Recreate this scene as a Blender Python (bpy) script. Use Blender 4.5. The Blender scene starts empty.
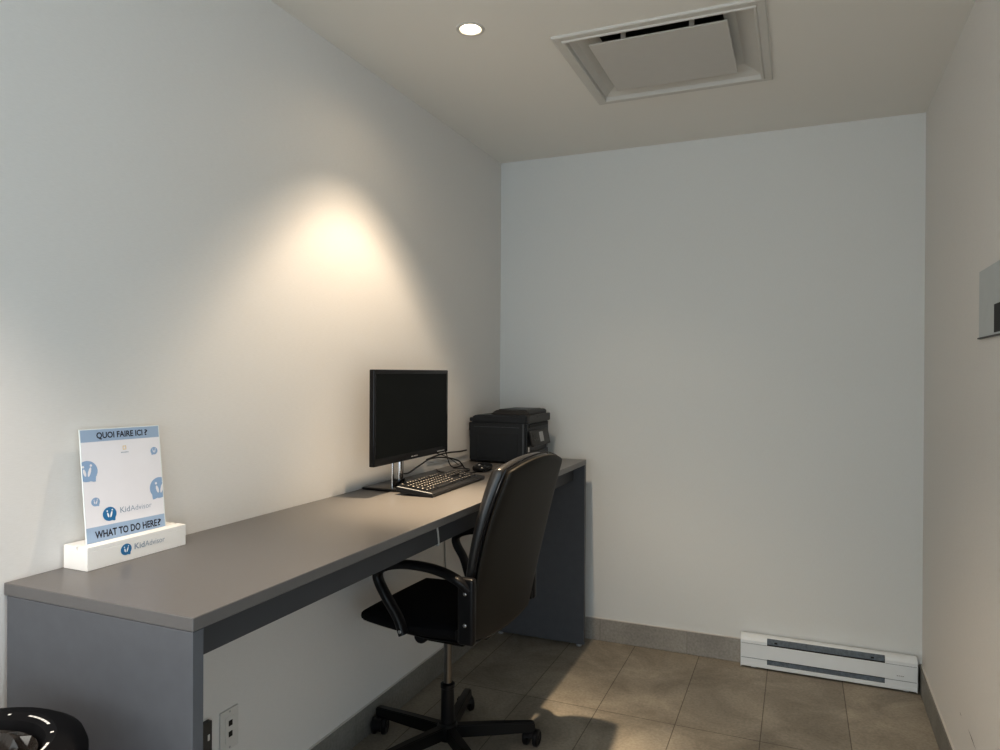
import bpy, bmesh, math, random
from mathutils import Vector, Matrix
random.seed(7)
PI = math.pi
SC = bpy.context.scene
C = SC.collection

# ---------------------------------------------------------------- room numbers (metres)
W, D, H = 1.9224, 3.3998, 2.4128          # left wall is x=0, back wall y=D
KR = 0.015                                # the right wall closes in slightly towards the viewer
def rwx(y): return W - KR * (D - y)

# ---------------------------------------------------------------- materials
def mat(name, col, rough=.5, metal=0., noise=None, bump=None, spec=.5, coat=0., emit=None, trans=0., ior=1.45):
    m = bpy.data.materials.new(name); m.use_nodes = True
    nt = m.node_tree; b = nt.nodes['Principled BSDF']
    b.inputs['Base Color'].default_value = (*col, 1)
    b.inputs['Roughness'].default_value = rough
    b.inputs['Metallic'].default_value = metal
    b.inputs['Specular IOR Level'].default_value = spec
    b.inputs['Coat Weight'].default_value = coat
    b.inputs['Coat Roughness'].default_value = .12
    b.inputs['Transmission Weight'].default_value = trans
    b.inputs['IOR'].default_value = ior
    if emit:
        b.inputs['Emission Color'].default_value = (*emit[0], 1)
        b.inputs['Emission Strength'].default_value = emit[1]
    tc = nt.nodes.new('ShaderNodeTexCoord')
    if noise:                              # (scale, amount, stretch)
        sc, amt, st = noise
        mp = nt.nodes.new('ShaderNodeMapping'); mp.inputs['Scale'].default_value = st
        n = nt.nodes.new('ShaderNodeTexNoise'); n.inputs['Scale'].default_value = sc; n.inputs['Detail'].default_value = 6
        nt.links.new(tc.outputs['Object'], mp.inputs['Vector']); nt.links.new(mp.outputs['Vector'], n.inputs['Vector'])
        r = nt.nodes.new('ShaderNodeValToRGB')
        r.color_ramp.elements[0].position = .3; r.color_ramp.elements[1].position = .7
        r.color_ramp.elements[0].color = (*[c * (1 - amt) for c in col], 1)
        r.color_ramp.elements[1].color = (*[min(1, c * (1 + amt)) for c in col], 1)
        nt.links.new(n.outputs['Fac'], r.inputs['Fac']); nt.links.new(r.outputs['Color'], b.inputs['Base Color'])
    if bump:                               # (scale, strength, stretch)
        sc, s, st = bump
        mp = nt.nodes.new('ShaderNodeMapping'); mp.inputs['Scale'].default_value = st
        n = nt.nodes.new('ShaderNodeTexNoise'); n.inputs['Scale'].default_value = sc; n.inputs['Detail'].default_value = 4
        nt.links.new(tc.outputs['Object'], mp.inputs['Vector']); nt.links.new(mp.outputs['Vector'], n.inputs['Vector'])
        bp = nt.nodes.new('ShaderNodeBump'); bp.inputs['Strength'].default_value = s; bp.inputs['Distance'].default_value = .002
        nt.links.new(n.outputs['Fac'], bp.inputs['Height']); nt.links.new(bp.outputs['Normal'], b.inputs['Normal'])
    return m

def tile_mat(name, col, tl, tw, ox, oy, along, grout=.0035, gcol=(.42, .40, .38), amt=.34):
    """stone-look porcelain, tiles tl long and tw wide; 'along' picks which world axes carry them"""
    m = bpy.data.materials.new(name); m.use_nodes = True
    nt = m.node_tree; b = nt.nodes['Principled BSDF']; L = nt.links.new
    tc = nt.nodes.new('ShaderNodeTexCoord'); sp = nt.nodes.new('ShaderNodeSeparateXYZ'); cb = nt.nodes.new('ShaderNodeCombineXYZ')
    L(tc.outputs['Object'], sp.inputs[0])
    for k, (ax, off) in enumerate(((along[0], ox), (along[1], oy))):
        a = nt.nodes.new('ShaderNodeMath'); a.operation = 'ADD'; a.inputs[1].default_value = off
        L(sp.outputs[ax], a.inputs[0]); L(a.outputs[0], cb.inputs[k])
    br = nt.nodes.new('ShaderNodeTexBrick'); br.offset = 0; br.squash = 1
    br.inputs['Scale'].default_value = 1; br.inputs['Brick Width'].default_value = tl; br.inputs['Row Height'].default_value = tw
    br.inputs['Mortar Size'].default_value = grout / 2; br.inputs['Mortar Smooth'].default_value = .1
    br.inputs['Color1'].default_value = (.93, .93, .93, 1); br.inputs['Color2'].default_value = (1.05, 1.04, 1.02, 1)
    br.inputs['Mortar'].default_value = (*gcol, 1)
    L(cb.outputs[0], br.inputs['Vector'])
    n1 = nt.nodes.new('ShaderNodeTexNoise'); n1.inputs['Scale'].default_value = 3.2; n1.inputs['Detail'].default_value = 9; n1.inputs['Roughness'].default_value = .62
    n1.inputs['Distortion'].default_value = .6
    n2 = nt.nodes.new('ShaderNodeTexNoise'); n2.inputs['Scale'].default_value = 95; n2.inputs['Detail'].default_value = 4
    L(tc.outputs['Object'], n1.inputs['Vector']); L(tc.outputs['Object'], n2.inputs['Vector'])
    r = nt.nodes.new('ShaderNodeValToRGB'); r.color_ramp.elements[0].position = .33; r.color_ramp.elements[1].position = .68
    r.color_ramp.elements[0].color = (*[c * (1 - amt) for c in col], 1); r.color_ramp.elements[1].color = (*[c * (1 + amt * .7) for c in col], 1)
    L(n1.outputs['Fac'], r.inputs['Fac'])
    r2 = nt.nodes.new('ShaderNodeValToRGB'); r2.color_ramp.elements[0].position = .3; r2.color_ramp.elements[1].position = .62
    r2.color_ramp.elements[0].color = (.80, .80, .80, 1); r2.color_ramp.elements[1].color = (1, 1, 1, 1)
    L(n2.outputs['Fac'], r2.inputs['Fac'])
    m1 = nt.nodes.new('ShaderNodeMix'); m1.data_type = 'RGBA'; m1.blend_type = 'MULTIPLY'; m1.inputs[0].default_value = 1
    m2 = nt.nodes.new('ShaderNodeMix'); m2.data_type = 'RGBA'; m2.blend_type = 'MULTIPLY'; m2.inputs[0].default_value = 1
    L(r.outputs[0], m1.inputs[6]); L(r2.outputs[0], m1.inputs[7]); L(m1.outputs[2], m2.inputs[6]); L(br.outputs['Color'], m2.inputs[7])
    L(m2.outputs[2], b.inputs['Base Color'])
    b.inputs['Roughness'].default_value = .62; b.inputs['Specular IOR Level'].default_value = .35
    inv = nt.nodes.new('ShaderNodeMath'); inv.operation = 'SUBTRACT'; inv.inputs[0].default_value = 1
    L(br.outputs['Fac'], inv.inputs[1])
    bp = nt.nodes.new('ShaderNodeBump'); bp.inputs['Strength'].default_value = .5; bp.inputs['Distance'].default_value = .0015
    L(inv.outputs[0], bp.inputs['Height']); L(bp.outputs['Normal'], b.inputs['Normal'])
    return m

M = {}
M['wall'] = mat('wall_covering', (.74, .725, .70), .85, noise=(60, .018, (1, 1, 9)), bump=(190, .22, (1, 1, 7)), spec=.25)
M['wall_back'] = mat('wall_covering_back', (.70, .715, .71), .85, noise=(60, .015, (9, 1, 1)), bump=(190, .18, (7, 1, 1)), spec=.25)
M['ceiling'] = mat('ceiling_paint', (.80, .79, .755), .9, bump=(140, .06, (1, 1, 1)), spec=.2)
M['floor'] = tile_mat('floor_tile', (.345, .312, .26), .80, .30, -2.69 + 8.0, -.12 + 3.0, (1, 0))
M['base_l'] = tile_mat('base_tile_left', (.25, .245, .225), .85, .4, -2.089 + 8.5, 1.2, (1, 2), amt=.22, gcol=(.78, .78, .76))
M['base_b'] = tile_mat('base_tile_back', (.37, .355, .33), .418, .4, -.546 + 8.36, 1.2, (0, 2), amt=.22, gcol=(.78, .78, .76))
M['caulk'] = mat('caulk', (.62, .60, .57), .7)
M['desk'] = mat('desk_laminate', (.122, .118, .117), .34, noise=(90, .02, (1, 1, 1)), spec=1.)
M['desk_edge'] = mat('desk_edge_band', (.105, .112, .124), .38, spec=.5)
M['desk_dark'] = mat('desk_apron', (.055, .058, .064), .5, spec=.35)
M['desk_panel'] = mat('desk_side_laminate', (.108, .114, .126), .42, noise=(30, .04, (1, 1, 1)), spec=.45)
M['grey_plastic'] = mat('foot_plastic', (.5, .52, .55), .4)
M['black_gloss'] = mat('black_gloss', (.006, .006, .007), .15, spec=.4, noise=(40, .1, (1, 1, 1)))
M['screen'] = mat('screen_panel', (.004, .005, .005), .35, spec=.10, noise=(20, .05, (1, 1, 1)))
M['black'] = mat('black_plastic', (.012, .012, .013), .42, noise=(60, .1, (1, 1, 1)), bump=(900, .05, (1, 1, 1)))
M['black_sat'] = mat('black_satin_plastic', (.010, .011, .013), .3, noise=(60, .1, (1, 1, 1)))
M['printer'] = mat('printer_shell', (.009, .012, .016), .38, noise=(50, .12, (1, 1, 1)), bump=(700, .08, (1, 1, 1)))
M['printer_warm'] = mat('printer_front', (.020, .019, .018), .42, noise=(50, .12, (1, 1, 1)))
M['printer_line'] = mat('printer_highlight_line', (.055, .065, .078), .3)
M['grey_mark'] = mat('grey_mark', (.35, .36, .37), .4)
M['leather'] = mat('black_leatherette', (.013, .013, .014), .31, noise=(25, .15, (1, 1, 1)), bump=(260, .2, (1, 1, 1)), spec=.85)
M['chair_shell'] = mat('chair_back_shell', (.017, .015, .012), .5, noise=(300, .12, (1, 1, 1)), bump=(500, .15, (1, 1, 1)), spec=.3)
M['fabric'] = mat('black_fabric', (.006, .006, .007), .85, noise=(400, .3, (1, 1, 1)), bump=(600, .4, (1, 1, 1)), spec=.12)
M['chair_plastic'] = mat('chair_black_plastic', (.006, .006, .007), .36, spec=.35, noise=(50, .1, (1, 1, 1)), bump=(600, .06, (1, 1, 1)))
M['black_metal'] = mat('black_steel', (.006, .006, .006), .32, metal=.0, spec=.3, noise=(50, .1, (1, 1, 1)))
M['chrome'] = mat('chrome', (.62, .62, .62), .14, metal=1., noise=(40, .03, (1, 1, 1)))
M['dark_steel'] = mat('dark_steel', (.16, .155, .15), .28, metal=1., noise=(40, .05, (1, 1, 1)))
M['steel'] = mat('steel_screw', (.45, .45, .46), .3, metal=1.)
M['white'] = mat('white_block', (.85, .85, .83), .45, noise=(30, .01, (1, 1, 1)))
M['card'] = mat('card_white', (.80, .80, .84), .35, noise=(20, .01, (1, 1, 1)))
M['edge'] = mat('acrylic_edge', (.80, .86, .86), .12, coat=.5)
M['band'] = mat('card_blue_band', (.36, .47, .62), .4)
M['pale_blue'] = mat('card_pale_blue', (.30, .43, .62), .4)
M['blue'] = mat('emblem_blue', (.035, .19, .40), .4)
M['ink'] = mat('ink_black', (.015, .016, .03), .5)
M['ink_grey'] = mat('ink_grey', (.32, .38, .46), .5)
M['key_print'] = mat('key_print', (.62, .58, .52), .5)
M['ink_white'] = mat('ink_white', (.85, .88, .92), .5)
M['ink_yellow'] = mat('ink_yellow', (.75, .55, .18), .5)
M['heater'] = mat('heater_enamel', (.76, .80, .83), .38, noise=(25, .01, (1, 1, 1)))
M['heater_dark'] = mat('heater_grille', (.16, .19, .22), .5, noise=(90, .2, (1, 1, 1)))
M['fixture'] = mat('fixture_white', (.62, .61, .58), .5, noise=(25, .01, (1, 1, 1)))
M['plaque'] = mat('diffuser_plaque', (.58, .57, .545), .55, noise=(25, .01, (1, 1, 1)))
M['duct'] = mat('duct_dark', (.12, .12, .11), .8, noise=(25, .1, (1, 1, 1)))
M['lamp'] = mat('lamp_glow', (1, 1, 1), .5, emit=((1, .86, .64), 14))
M['plate'] = mat('wall_plate', (.66, .65, .62), .45, noise=(25, .01, (1, 1, 1)))
M['port'] = mat('port_black', (.01, .01, .01), .6)
M['controller'] = mat('controller_grey', (.50, .53, .53), .4, noise=(25, .02, (1, 1, 1)))
M['cable_black'] = mat('cable_black', (.010, .010, .010), .45)
M['cable_grey'] = mat('cable_grey', (.42, .42, .41), .5)
M['cover'] = mat('cover_plate_grey', (.03, .03, .028), .5, spec=.3, noise=(30, .05, (1, 1, 1)))
M['strip'] = mat('power_bar_grey', (.06, .058, .055), .5, noise=(25, .05, (1, 1, 1)))
M['bin'] = mat('bin_black', (.005, .005, .006), .6, spec=.15, noise=(40, .15, (1, 1, 1)))
M['liner'] = mat('bin_liner', (.020, .016, .013), .2, noise=(14, .5, (1, 1, 1)), coat=.6)
M['mark_white'] = mat('bin_lettering', (.85, .85, .83), .5)
M['scratch'] = mat('wall_scuff', (.06, .05, .045), .8)

# ---------------------------------------------------------------- mesh helpers
def BM(): return bmesh.new()

def add_box(bm, a, b, bev=0., seg=2, mx=None):
    t = bmesh.new()
    v = [t.verts.new((x, y, z)) for x in (a[0], b[0]) for y in (a[1], b[1]) for z in (a[2], b[2])]
    for f in ((0, 1, 3, 2), (4, 6, 7, 5), (0, 4, 5, 1), (2, 3, 7, 6), (0, 2, 6, 4), (1, 5, 7, 3)):
        t.faces.new([v[i] for i in f])
    if bev: bmesh.ops.bevel(t, geom=list(t.edges), offset=bev, segments=seg, profile=.6, affect='EDGES', clamp_overlap=True)
    merge(bm, t, mx); return bm

def merge(bm, t, mx=None, mi=None):
    if mx is not None: bmesh.ops.transform(t, matrix=mx, verts=t.verts)
    if mi is not None:
        for f in t.faces: f.material_index = mi
    me = bpy.data.meshes.new('tmp'); t.to_mesh(me); t.free(); bm.from_mesh(me); bpy.data.meshes.remove(me)

def add_lathe(bm, prof, c=(0, 0, 0), n=32, mx=None, caps=True):
    t = bmesh.new(); rings = []
    for r, z in prof:
        rings.append([t.verts.new((c[0] + r * math.cos(2 * PI * i / n), c[1] + r * math.sin(2 * PI * i / n), c[2] + z)) for i in range(n)])
    for a, b in zip(rings, rings[1:]):
        for i in range(n): t.faces.new((a[i], a[(i + 1) % n], b[(i + 1) % n], b[i]))
    if caps:
        t.faces.new(rings[0][::-1]); t.faces.new(rings[-1])
    merge(bm, t, mx); return bm

def spline(pts, n=8):
    P = [Vector(p) for p in pts]; P = [2 * P[0] - P[1]] + P + [2 * P[-1] - P[-2]]; out = []
    for i in range(1, len(P) - 2):
        for k in range(n):
            t = k / n
            out.append(.5 * ((2 * P[i]) + (P[i + 1] - P[i - 1]) * t + (2 * P[i - 1] - 5 * P[i] + 4 * P[i + 1] - P[i + 2]) * t * t
                             + (3 * P[i] - P[i - 1] - 3 * P[i + 1] + P[i + 2]) * t ** 3))
    out.append(P[-2]); return out

def add_sweep(bm, pts, ra, rb=None, up=(0, 0, 1), n=10, sq=2.0, scale=None):
    """sweep a superellipse (ra across 'side', rb along the other normal) along pts"""
    rb = rb or ra; up = Vector(up); t = bmesh.new(); rings = []
    for i, p in enumerate(pts):
        p = Vector(p); d = (Vector(pts[min(i + 1, len(pts) - 1)]) - Vector(pts[max(i - 1, 0)])).normalized()
        s = d.cross(up)
        if s.length < 1e-3: s = d.cross(Vector((1, 0, 0)))
        s.normalize(); u = s.cross(d).normalized(); k = scale(i / (len(pts) - 1)) if scale else 1
        ring = []
        for j in range(n):
            a = 2 * PI * j / n; c, q = math.cos(a), math.sin(a)
            ring.append(t.verts.new(p + s * (ra * k * math.copysign(abs(c) ** (2 / sq), c)) + u * (rb * k * math.copysign(abs(q) ** (2 / sq), q))))
        rings.append(ring)
    for a, b in zip(rings, rings[1:]):
        for j in range(n): t.faces.new((a[j], a[(j + 1) % n], b[(j + 1) % n], b[j]))
    t.faces.new(rings[0][::-1]); t.faces.new(rings[-1])
    bmesh.ops.recalc_face_normals(t, faces=list(t.faces))
    merge(bm, t); return bm

def add_prism(bm, poly, axis, lo, hi):
    """extrude 2D polygon (the two axes other than 'axis') from lo to hi"""
    t = bmesh.new()
    def P(q, h):
        l = list(q); l.insert(axis, h); return l
    A = [t.verts.new(P(q, lo)) for q in poly]; B = [t.verts.new(P(q, hi)) for q in poly]
    n = len(poly)
    for i in range(n): t.faces.new((A[i], A[(i + 1) % n], B[(i + 1) % n], B[i]))
    t.faces.new(A[::-1]); t.faces.new(B); bmesh.ops.recalc_face_normals(t, faces=list(t.faces))
    merge(bm, t); return bm

def pad(n, k, pos, thick, pw=5., kb=None):
    """cushion: pos(u,v,s) -> point for s in [-1,1] thickness; k rounds the outline"""
    t = bmesh.new(); g = [math.sin(PI / 2 * (2 * i / n - 1)) for i in range(n + 1)]; grids = []
    for s in (1, -1):
        G = []
        for a in g:
            row = []
            for b in g:
                e = max(abs(a), abs(b)); h = (1 - min(1, e) ** pw) ** .5
                kk = kb if (kb is not None and b < 0) else k
                u = a * math.sqrt(1 - kk * b * b / 2); v = b * math.sqrt(1 - kk * a * a / 2)
                row.append(t.verts.new(pos(u, v, s * h * thick)))
            G.append(row)
        grids.append(G)
    for gi, G in enumerate(grids):
        for i in range(n):
            for j in range(n):
                f = [G[i][j], G[i + 1][j], G[i + 1][j + 1], G[i][j + 1]]
                t.faces.new(f if gi == 0 else f[::-1])
    bmesh.ops.remove_doubles(t, verts=t.verts, dist=1e-5)
    bmesh.ops.recalc_face_normals(t, faces=list(t.faces))
    return t

# ---------------------------------------------------------------- object helpers
def obj(name, bm, mats, parent=None, loc=None, smooth=False):
    me = bpy.data.meshes.new(name)
    root = parent
    if loc is not None and parent is None: bmesh.ops.translate(bm, vec=-Vector(loc), verts=bm.verts)
    bm.to_mesh(me); bm.free()
    for m in (mats if isinstance(mats, (list, tuple)) else [mats]): me.materials.append(m)
    o = bpy.data.objects.new(name, me); C.objects.link(o)
    if parent is not None: o.parent = parent
    elif loc is not None: o.location = loc
    if smooth:
        for p in me.polygons: p.use_smooth = True
        try: me.set_sharp_from_angle(angle=math.radians(38))
        except Exception: pass
    return o

def part(name, bm, mats, parent, smooth=False):
    """bm drawn in WORLD axes; parent chain root sits unrotated at root.location"""
    r = parent
    while r.parent: r = r.parent
    bmesh.ops.translate(bm, vec=-r.location, verts=bm.verts)
    return obj(name, bm, mats, parent, smooth=smooth)

def tag(o, label, cat, group=None):
    o['label'] = label; o['category'] = cat
    if group: o['group'] = group
    return o
def thing(name, label, cat, loc, rz=0, group=None):
    o = bpy.data.objects.new(name, None); o.empty_display_size = .05; C.objects.link(o)
    o.location = loc; o.rotation_euler = (0, 0, rz); return tag(o, label, cat, group)
def struct(name, bm, m, smooth=False):
    o = obj(name, bm, m, smooth=smooth); o['kind'] = 'structure'; return o

# ================================================================= ROOM
YL = -.35    # the left wall stops here, the lobby opens beyond
Y0 = -3.2      # the room runs on behind the viewer to its glazed side
b = BM(); add_box(b, (-.1, YL, 0), (0, D + .1, H + .25)); struct('wall_left', b, M['wall'])
b = BM(); add_box(b, (0, D, 0), (W + .3, D + .1, H + .25)); struct('wall_back', b, M['wall_back'])
b = BM(); add_prism(b, [(W, D), (rwx(.9), .9), (rwx(.9) + .12, .9), (W + .12, D)], 2, 0, H + .2)
struct('wall_right', b, M['wall'])
b = BM(); add_box(b, (-3.6, Y0, -.1), (5.2, D + .1, 0)); struct('floor', b, M['floor'])

# ceiling slab with the two openings (diffuser neck, lamp cans)
DX0, DX1, DY0, DY1 = .722, 1.308, 2.200, 2.762       # inner opening of the diffuser
LAMPS = [(.470, 2.032), (.470, -.02)]
def ceiling():
    b = BM()
    xs = sorted({-3.6, DX0, DX1, 5.2, *[v for l in LAMPS for v in (l[0] - .045, l[0] + .045)]})
    ys = sorted({Y0, DY0, DY1, D + .1, *[v for l in LAMPS for v in (l[1] - .045, l[1] + .045)]})
    for i in range(len(xs) - 1):
        for j in range(len(ys) - 1):
            cx, cy = (xs[i] + xs[i + 1]) / 2, (ys[j] + ys[j + 1]) / 2
            if DX0 < cx < DX1 and DY0 < cy < DY1: continue
            if any(abs(cx - l[0]) < .045 and abs(cy - l[1]) < .045 for l in LAMPS): continue
            t = bmesh.new(); v = [t.verts.new(p) for p in ((xs[i], ys[j], H), (xs[i], ys[j + 1], H), (xs[i + 1], ys[j + 1], H), (xs[i + 1], ys[j], H))]
            t.faces.new(v); merge(b, t)
    # round rims around the square lamp holes
    for lx, ly in LAMPS:
        t = bmesh.new(); n = 32; inn = []; out = []
        for k in range(n):
            a = 2 * PI * k / n; c, s = math.cos(a), math.sin(a); q = .045 / max(abs(c), abs(s))
            inn.append(t.verts.new((lx + .034 * c, ly + .034 * s, H))); out.append(t.verts.new((lx + q * c, ly + q * s, H)))
        for k in range(n): t.faces.new((inn[k], out[k], out[(k + 1) % n], inn[(k + 1) % n]))
        merge(b, t)
    bmesh.ops.remove_doubles(b, verts=b.verts, dist=1e-5)
    add_box(b, (-3.6, Y0, H + .2), (5.2, D + .1, H + .25))
    return b
struct('ceiling', ceiling(), M['ceiling'])

# tile baseboards with a pale caulk line on top
hb = .1065
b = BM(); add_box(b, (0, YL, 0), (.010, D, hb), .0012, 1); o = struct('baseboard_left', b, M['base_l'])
b = BM(); add_box(b, (0, YL, hb), (.006, D - .012, hb + .003)); obj('caulk_line', b, M['caulk'], o)
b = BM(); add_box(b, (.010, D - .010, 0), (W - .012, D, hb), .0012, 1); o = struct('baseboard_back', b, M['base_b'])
b = BM(); add_box(b, (.010, D - .006, hb), (W - .012, D, hb + .003)); obj('caulk_line', b, M['caulk'], o)
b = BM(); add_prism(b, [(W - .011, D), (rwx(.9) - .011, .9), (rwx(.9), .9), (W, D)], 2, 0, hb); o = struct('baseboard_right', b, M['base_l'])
b = BM(); add_prism(b, [(W - .006, D), (rwx(.9) - .006, .9), (rwx(.9), .9), (W, D)], 2, hb, hb + .003); obj('caulk_line', b, M['caulk'], o)

# scuffs on the right wall
def scuff(p, q, w=.0022):
    b = BM(); (y1, z1), (y2, z2) = p, q
    t = bmesh.new(); d = Vector((y2 - y1, z2 - z1)).normalized(); n = Vector((-d.y, d.x)) * w / 2
    pts = [(y1, z1), ((y1 + y2) / 2 + n.x, (z1 + z2) / 2 + n.y), (y2, z2), ((y1 + y2) / 2 - n.x, (z1 + z2) / 2 - n.y)]
    t.faces.new([t.verts.new((rwx(y) - .0006, y, z)) for y, z in pts]); merge(b, t)
    o = obj('trim_scuff', b, M['scratch'])
    o.name = 'trim_1' if 'trim_1' not in bpy.data.objects else 'trim_2'; o['kind'] = 'structure'
scuff((2.461, .273), (2.346, .262), .004); scuff((2.588, .268), (2.558, .262), .0030)

# ================================================================= CEILING DIFFUSER
t0 = thing('ceiling_air_diffuser', 'large white square ceiling air diffuser with a hanging centre plaque', 'air vent', (1.015, 2.48, H))
OX0, OX1, OY0, OY1 = .689, 1.345, 2.180, 2.792
def frame_ring(a, bq, za, zb):       # strip between rectangle a at za and rectangle b at zb
    t = bmesh.new()
    A = [t.verts.new((*p, za)) for p in ((a[0], a[2]), (a[1], a[2]), (a[1], a[3]), (a[0], a[3]))]
    B_ = [t.verts.new((*p, zb)) for p in ((bq[0], bq[2]), (bq[1], bq[2]), (bq[1], bq[3]), (bq[0], bq[3]))]
    for i in range(4): t.faces.new((A[i], A[(i + 1) % 4], B_[(i + 1) % 4], B_[i]))
    return t
def inset2(r, d, e): return (r[0] + d, r[1] - d, r[2] + e, r[3] - e)
def inset(r, d): return (r[0] + d, r[1] - d, r[2] + d, r[3] - d)
R0 = (OX0, OX1, OY0, OY1); b = BM()
steps = [(R0, H), (R0, H - .007), (inset(R0, .004), H - .009), (inset(R0, .026), H - .008), (inset(R0, .029), H - .012), (inset(R0, .034), H - .0125), (inset(R0, .037), H - .010), (inset(R0, .038), H + .004)]
for (ra, za), (rb_, zb) in zip(steps, steps[1:]): merge(b, frame_ring(ra, rb_, za, zb))
bmesh.ops.remove_doubles(b, verts=b.verts, dist=1e-5); part('frame', b, M['fixture'], t0)
b = BM(); RI = inset(R0, .038); st = [(RI, H + .004), (inset(RI, .02), H + .016), (inset(RI, .055), H + .030), (inset2(RI, .092, .078), H + .030)]
for (ra, za), (rb_, zb) in zip(st, st[1:]): merge(b, frame_ring(ra, rb_, za, zb))
bmesh.ops.remove_doubles(b, verts=b.verts, dist=1e-5); part('cone', b, M['fixture'], t0)
b = BM(); RD = inset2(RI, .092, .078); merge(b, frame_ring(RD, RD, H + .030, H + .19))
add_box(b, (RD[0], RD[2], H + .188), (RD[1], RD[3], H + .192)); part('neck', b, M['duct'], t0)
b = BM(); add_box(b, (.789, 2.276, H - .006), (1.231, 2.682, H), .0015, 1); part('plaque', b, M['plaque'], t0)
for x in (.90, 1.12):
    for y in (2.30, 2.65):
        b = BM(); add_box(b, (x - .008, y - .001, H), (x + .008, y + .001, H + .055)); add_box(b, (x - .008, y - .012, H), (x + .008, y + .012, H + .002)); add_box(b, (x - .004, y - (.085 if y < 2.5 else 0), H + .05), (x + .004, y + (.085 if y > 2.5 else 0), H + .055))
        part('hanger', b, M['fixture'], t0)

# ================================================================= DOWNLIGHT (the second one is out of the frame over the near end of the desk)
def downlight(x, y, label):
    t = thing('recessed_downlight', label, 'ceiling light', (x, y, H))
    b = BM(); add_lathe(b, [(.0345, .002), (.0345, -.0015), (.036, -.003), (.044, -.003), (.046, -.0005), (.046, 0.0)], (x, y, H), 40, caps=False)
    part('trim_ring', b, M['fixture'], t, True)
    b = BM(); add_lathe(b, [(.034, .001), (.031, .03), (.028, .05)], (x, y, H), 40, caps=False); part('reflector', b, M['fixture'], t, True)
    b = BM(); add_lathe(b, [(.0005, .012), (.012, .012), (.020, .015), (.026, .022), (.028, .05), (.0005, .05)], (x, y, H), 32, caps=False); part('lamp', b, M['lamp'], t, True)
downlight(*LAMPS[0], 'small round recessed downlight glowing warm white in the ceiling')

def spot(x, y, e, size, blend, col, rad=.022, z=H - .004, rot=(0, 0, 0)):
    l = bpy.data.lights.new('downlight_beam', 'SPOT'); l.energy = e; l.spot_size = math.radians(size); l.spot_blend = blend
    l.color = col; l.shadow_soft_size = rad; o = bpy.data.objects.new('downlight_beam', l); C.objects.link(o); o.location = (x, y, z); o.rotation_euler = rot; return o
WARM = (1, .80, .58)
GAM = .87
E1, E2, E3, E4, E5, E6 = 44, 120, 117, 0, 26, 2.42
E7 = 3.0
E8, E9, E10 = 300, 16, 20
C1, C2, C3, C5, C6, C7 = (1, .80, .59), (1, .78, .53), (1, .85, .74), (1, .89, .72), (.745, .885, 1.0), (1, .79, .55)
spot(*LAMPS[0], E1, 99, .55, C1)
spot(*LAMPS[0], E7, 160, .6, C7)
spot(*LAMPS[0], E2, 50, 1., C2)
spot(*LAMPS[0], E8, 36, 1., C2)
def aim(p): return tuple((Vector(p) - Vector((LAMPS[0][0], LAMPS[0][1], H))).to_track_quat('-Z', 'Y').to_euler())
spot(*LAMPS[0], E9, 64, 1., C1, rot=aim((.9, 3.4, .10)))  # extra tilted lobe added at the lamp to lift the low back wall
spot(*LAMPS[0], E10, 86, .30, C1)
spot(LAMPS[1][0], LAMPS[1][1], E3, 98, .4, C3)

# ================================================================= DESK
DY_0, DY_1, DX = .8956, 3.298, .4975
desk = thing('long_desk', 'long dark grey laminate desk running along the left wall', 'desk', (.25, 2.1, 0))
b = BM(); add_box(b, (.0015, DY_0, .876), (DX, DY_1, .900), .0012, 1); part('desktop', b, M['desk'], desk)
b = BM(); add_box(b, (.0105, DY_0 + .0006, .012), (DX - .0008, DY_0 + .0248, .8755), .0008, 1); pn = part('side_panel', b, M['desk_panel'], desk)
b = BM(); add_box(b, (.0105, DY_1 - .0248, .012), (DX - .0008, DY_1 - .0008, .8755), .0008, 1); pf = part('side_panel', b, M['desk_panel'], desk)
b = BM(); add_box(b, (.425, DY_0 + .0249, .800), (.440, DY_1 - .0249, .8755)); part('apron', b, M['desk_dark'], desk)
for pnl, yy in ((pn, DY_0 + .013), (pf, DY_1 - .013)):
    for xx in (.06, .47):
        b = BM(); add_lathe(b, [(.012, 0), (.013, .002), (.013, .008), (.008, .0125)], (xx, yy, 0), 16); part('glide', b, M['grey_plastic'], pnl, True)

# ================================================================= OFFICE CHAIR
CH = (.325, 2.18, 0); CR = math.radians(178.5)
chair = thing('office_chair', 'black swivel office chair with padded back and looped arms at the desk', 'office chair', CH, CR)
def cpart(name, bm, m, parent=chair, smooth=True): return obj(name, bm, m, parent, smooth=smooth)
# seat
def seatpos(u, v, s):
    x = .222 * u; y = .238 * v * (1 - .05 * (u > 0) * u * u)
    z = .497 + .009 * max(0, u) + .010 * v * v * (1 if s > 0 else .3) - .002 * max(0, u) ** 3 + .008 * max(0, -u) ** 2 + s
    return (x + .014, y, z)
seat = cpart('seat', pad(22, .34, seatpos, .034, 4.), M['fabric'])
def panpos(u, v, s): return (.15 * u - .03, .17 * v, .456 + s - .006 * max(0, u) ** 3)
b = BM(); merge(b, pad(12, .5, panpos, .012, 4.)); cpart('seat_pan', b, M['chair_plastic'], seat)
# back: outer shell + cushion
def backcx(v): return -.241 - .062 * v - .016 * v * v
def backpos(dx, kw=1.):
    def f(u, v, s):
        w = .233 * kw * (1 - .07 * max(0, v) ** 2 - .10 * max(0, -v) ** 2)
        x = backcx(v) + s * (1 + .35 * v) + dx * (1 + .3 * v) + .012 * (u * u - .3) + .014 * u
        return (x, w * u, .759 + .296 * kw * v)
    return f
back = cpart('backrest', pad(24, .40, backpos(.012), .035, 4.6, .22), M['leather'])
shell = cpart('back_shell', pad(24, .40, backpos(-.020, .985), .012, 12., .22), M['chair_shell'], back)
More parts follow.
